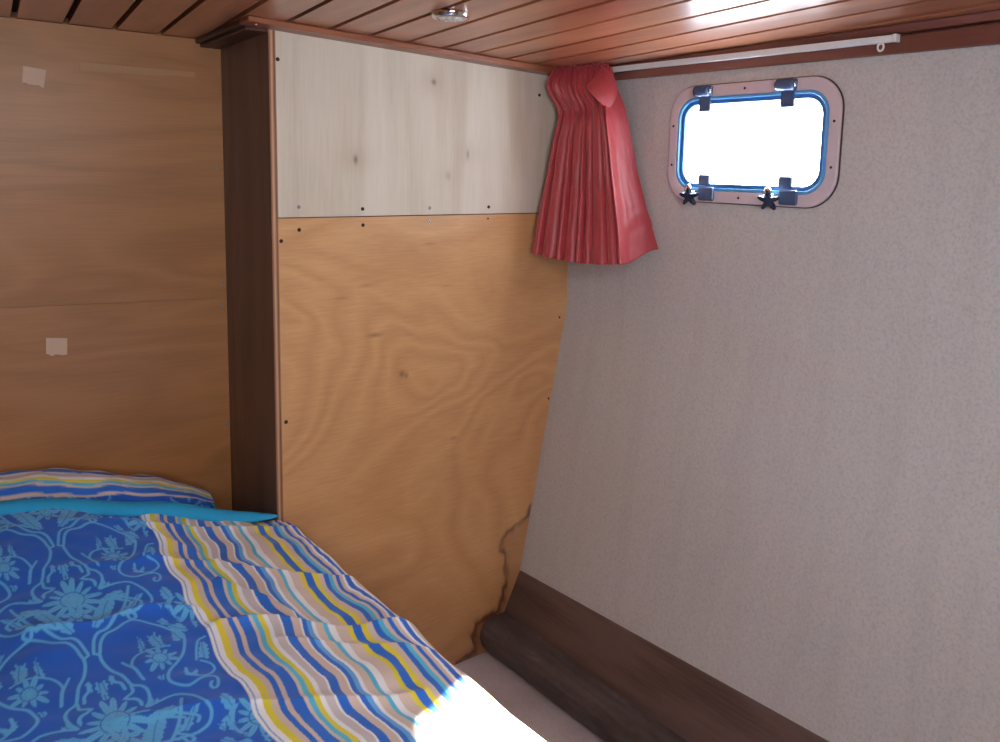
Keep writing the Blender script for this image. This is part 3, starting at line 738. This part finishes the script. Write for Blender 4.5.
STR = [(199, None), (205, WHT), (208, PBL), (218, WHT), (230, YEL), (241, TAN), (251, BLU), (259, TAN), (278, BLU), (284, TAN), (293, CYA), (302, YEL), (310, WHT), (325, LAV), (329, WHT), (346, BLU), (361, TAN), (365, WHT), (374, BLU), (383, LBL), (390, WHT), (404, TAN), (412, CYA), (424, WHT), (444, TAN), (453, YEL), (469, BLU), (480, YEL), (491, TAN), (502, BLU), (511, CYA), (518, TAN), (526, BLU), (533, TAN), (539, WHT), (552, BLU), (560, WHT), (575, TAN), (583, YEL), (600, BLU), (608, TAN), (620, CYA), (632, WHT), (650, BLU), (662, TAN), (670, YEL), (690, TAN), (710, BLU), (722, WHT), (740, TAN)]
def stripes(u, end=TAN):
    """u in mm from the pattern axis"""
    e_ = np.array([s[0] for s in STR]); cols = np.array([s[1] if s[1] is not None else end for s in STR] + [end])
    k = np.searchsorted(e_, u); c = cols[np.clip(k, 0, len(cols) - 1)]
    # one-millimetre soft change between neighbours
    kk = np.clip(k, 0, len(e_) - 1); f = np.clip((u - e_[kk] + 1.2) / 2.4, 0, .5)[..., None]
    return c * (1 - f) + cols[np.clip(k + 1, 0, len(cols) - 1)] * f

vis = np.linspace(.06, .775, 440)
gx = np.concatenate([np.linspace(-1.0, .04, 30), vis]); nflat = len(gx)
# s is the girth from the left edge; past x=.775 the cloth rolls over the mattress edge and hangs
arc_r = .05; arc = np.linspace(0, PI / 2, 34)[1:]; hang = np.linspace(0, .56, 90)[1:]
sx_ = np.concatenate([gx, .775 + arc_r * np.sin(arc) * .9, np.full(len(hang), .775 + arc_r * .9)])
sdrop = np.concatenate([np.zeros(nflat), arc_r * (1 - np.cos(arc)), arc_r + hang])
girth = np.concatenate([gx, .775 + arc_r * arc, .775 + arc_r * PI / 2 + hang])
tv = np.concatenate([np.linspace(-.25, .78, 36), np.linspace(.782, 1, 500) * 0 + np.linspace(.782, 2.075, 500)])
Sx, Ty = np.meshgrid(sx_, tv, indexing='ij'); Gi = np.repeat(girth[:, None], len(tv), 1); Dr = np.repeat(sdrop[:, None], len(tv), 1)
squash = 1 - (2.075 - hem_y(Sx)) / (2.075 + .25)
Yc = -.25 + (Ty + .25) * squash
Zc = bed_z(np.minimum(Sx, .80), Yc)
fade = smooth01((.83 - Sx) / .08)
h = .0045 * wav(Sx, Yc, 14, .22, 8) + .0016 * wav(Sx, Yc, 14, .075, 12)
CRE = [((.36, 1.97), (.52, 1.955), (.68, 1.925), (.80, 1.90), .010, .022), ((.40, 1.80), (.55, 1.745), (.68, 1.64), (.80, 1.58), .010, .020), ((.47, 1.50), (.56, 1.475), (.68, 1.38), (.80, 1.32), .012, .022), ((.16, 1.60), (.26, 1.575), (.34, 1.60), (.44, 1.57), .010, .018), ((.52, 1.66), (.55, 1.60), (.585, 1.54), (.61, 1.47), .012, .016), ((.55, 1.40), (.62, 1.36), (.70, 1.29), (.79, 1.22), .007, .018), ((.08, 1.82), (.2, 1.80), (.3, 1.78), (.42, 1.79), .004, .02), ((.25, 1.30), (.40, 1.26), (.55, 1.18), (.70, 1.12), .006, .022), ((.44, 1.93), (.50, 1.85), (.53, 1.80), (.56, 1.70), .006, .014)]
for *kp, amp, wd in CRE:
    pl = smoothline([(a, b) for a, b in kp], 6)
    d_ = poly_dist(Sx, Yc, pl.tolist())
    h += 1.7 * amp * np.exp(-d_ / wd) - .5 * amp * np.exp(-(d_ / (wd * 2.6)) ** 2)
hemdip = -.012 * smooth01((Yc - hem_y(Sx) + .05) / .05)
Zc = Zc + h * (.25 + .75 * fade) + hemdip - Dr
push = .010 * np.sin(Yc * 21 + .8) + .008 * np.sin(Yc * 37 + 2) + .005 * wav(Yc, Dr, 8, .16, 41)
Xc = Sx + push * smooth01((Dr - .02) / .25) + .02 * smooth01(Dr / .4) + .002 * np.sin(Yc * 30) * (1 - fade)
du = obj('duvet', np.stack([Xc, Yc, Zc], -1).reshape(-1, 3), grid_faces(*Sx.shape).tolist(), M['print'], None, True)
tag(du, 'blue damask duvet with a striped border spread over the bunk', 'duvet')
U = (Gi - (.2483 + .0127 * (Yc - 1.88))) * 1000 + 4.6 * np.sin(Yc * 31 + Gi * 6) + 1.8 * wav(Gi, Yc, 10, .16, 77) + .8 * np.sin(Yc * 63 + 1 + 12 * Gi) + 7 * smooth01((1.95 - Yc) / .15) - 5
dm = damask(Gi, Yc + .004 * np.sin(Gi * 40))
blu = np.array(DAM0) * (1 - dm[..., None]) + np.array(DAM1) * dm[..., None]
fb = np.clip((U - 197.6) / 2.8, 0, 1)[..., None]; colr = blu * (1 - fb) + stripes(np.maximum(U, 200.5)) * fb
set_attr(du, 'print', colr.reshape(-1, 3))
# turquoise turned edge
xs_ = np.linspace(-1.0, .786, 200); hy = hem_y(xs_); hgt = np.interp(xs_, [-1, .3, .5, .62, .72, .76, .786], [.026, .028, .036, .032, .024, .013, .002]) + .002 * np.sin(xs_ * 24)
zc_ = bed_z(xs_, hy) - .010 + .014 * smooth01((xs_ - .6) / .18) + hgt * .42 + .002 * np.sin(xs_ * 13 + 1)
rr = []
for k in range(25):
    A = 2 * PI * k / 24
    sh = 1 + .15 * math.sin(2 * A)
    rr.append(np.stack([xs_, hy - .012 + np.minimum(.030, hgt) * sh * math.cos(A), zc_ + hgt * .52 * math.sin(A)], -1))
hm = grid_obj('turned_edge', np.stack(rr, 1), M['cyan'], du); hm['label'] = 'plain turquoise underside turned over at the duvet head'
fix_normals(hm)
# mattress below
mb = MB(); mb.box(-1.0, .76, -.2, 2.352, -1.553, -.992); mt = bevel(mb.build('mattress', M['cyan']), .03, 3); tag(mt, 'thick bunk mattress underneath the blue striped duvet', 'mattress')
# pillow
uu = np.linspace(-1, 1, 260); th = np.linspace(0, 2 * PI, 121)
Uu, Th = np.meshgrid(uu, th, indexing='ij')
g_ = np.clip(1 - np.abs(Uu) ** 1.9, 0, 1) ** .55
topz = np.interp(Uu, [-1, -.6, -.2, .07, .3, .49, .77, .90, 1], [-.86, -.77, -.733, -.733, -.752, -.780, -.832, -.852, -.880])
sem = np.maximum((topz + .985) / 2, .02)
cy = np.cos(Th); sy = np.sin(Th)
Px = .14 + .545 * Uu
Py = 2.245 + .108 * np.sign(cy) * np.abs(cy) ** .8 * (.55 + .45 * g_)
Pz = -.985 + sem + sem * np.sign(sy) * np.abs(sy) ** .9 * (.62 + .38 * np.minimum(1, g_ * 1.6)) + .003 * wav(Px, Py, 10, .12, 52)
Py = np.minimum(Py, 2.352)
pil = obj('pillow', np.stack([Px, Py, Pz], -1).reshape(-1, 3), grid_faces(*Uu.shape).tolist(), M['print'], None, True)
fix_normals(pil); tag(pil, 'pillow in a striped and blue damask case against the recess wall', 'pillow')
# stripes run along the pillow; lower front is damask
along = (Th - PI / 2) / PI * 330                       # girth in mm from the crest, positive towards the duvet
us = 330 - along * .9 + 4 * np.sin(Px * 22)
colp = stripes(np.clip(us, 199.5, 700))
dmp = damask(Px * 1.0 + .02, 1.9 + Th * .1)
bp = np.array(DAM0) * (1 - dmp[..., None]) + np.array(DAM1) * dmp[..., None]
colp = np.where((us < 250)[..., None], bp, colp)
set_attr(pil, 'print', colp.reshape(-1, 3))
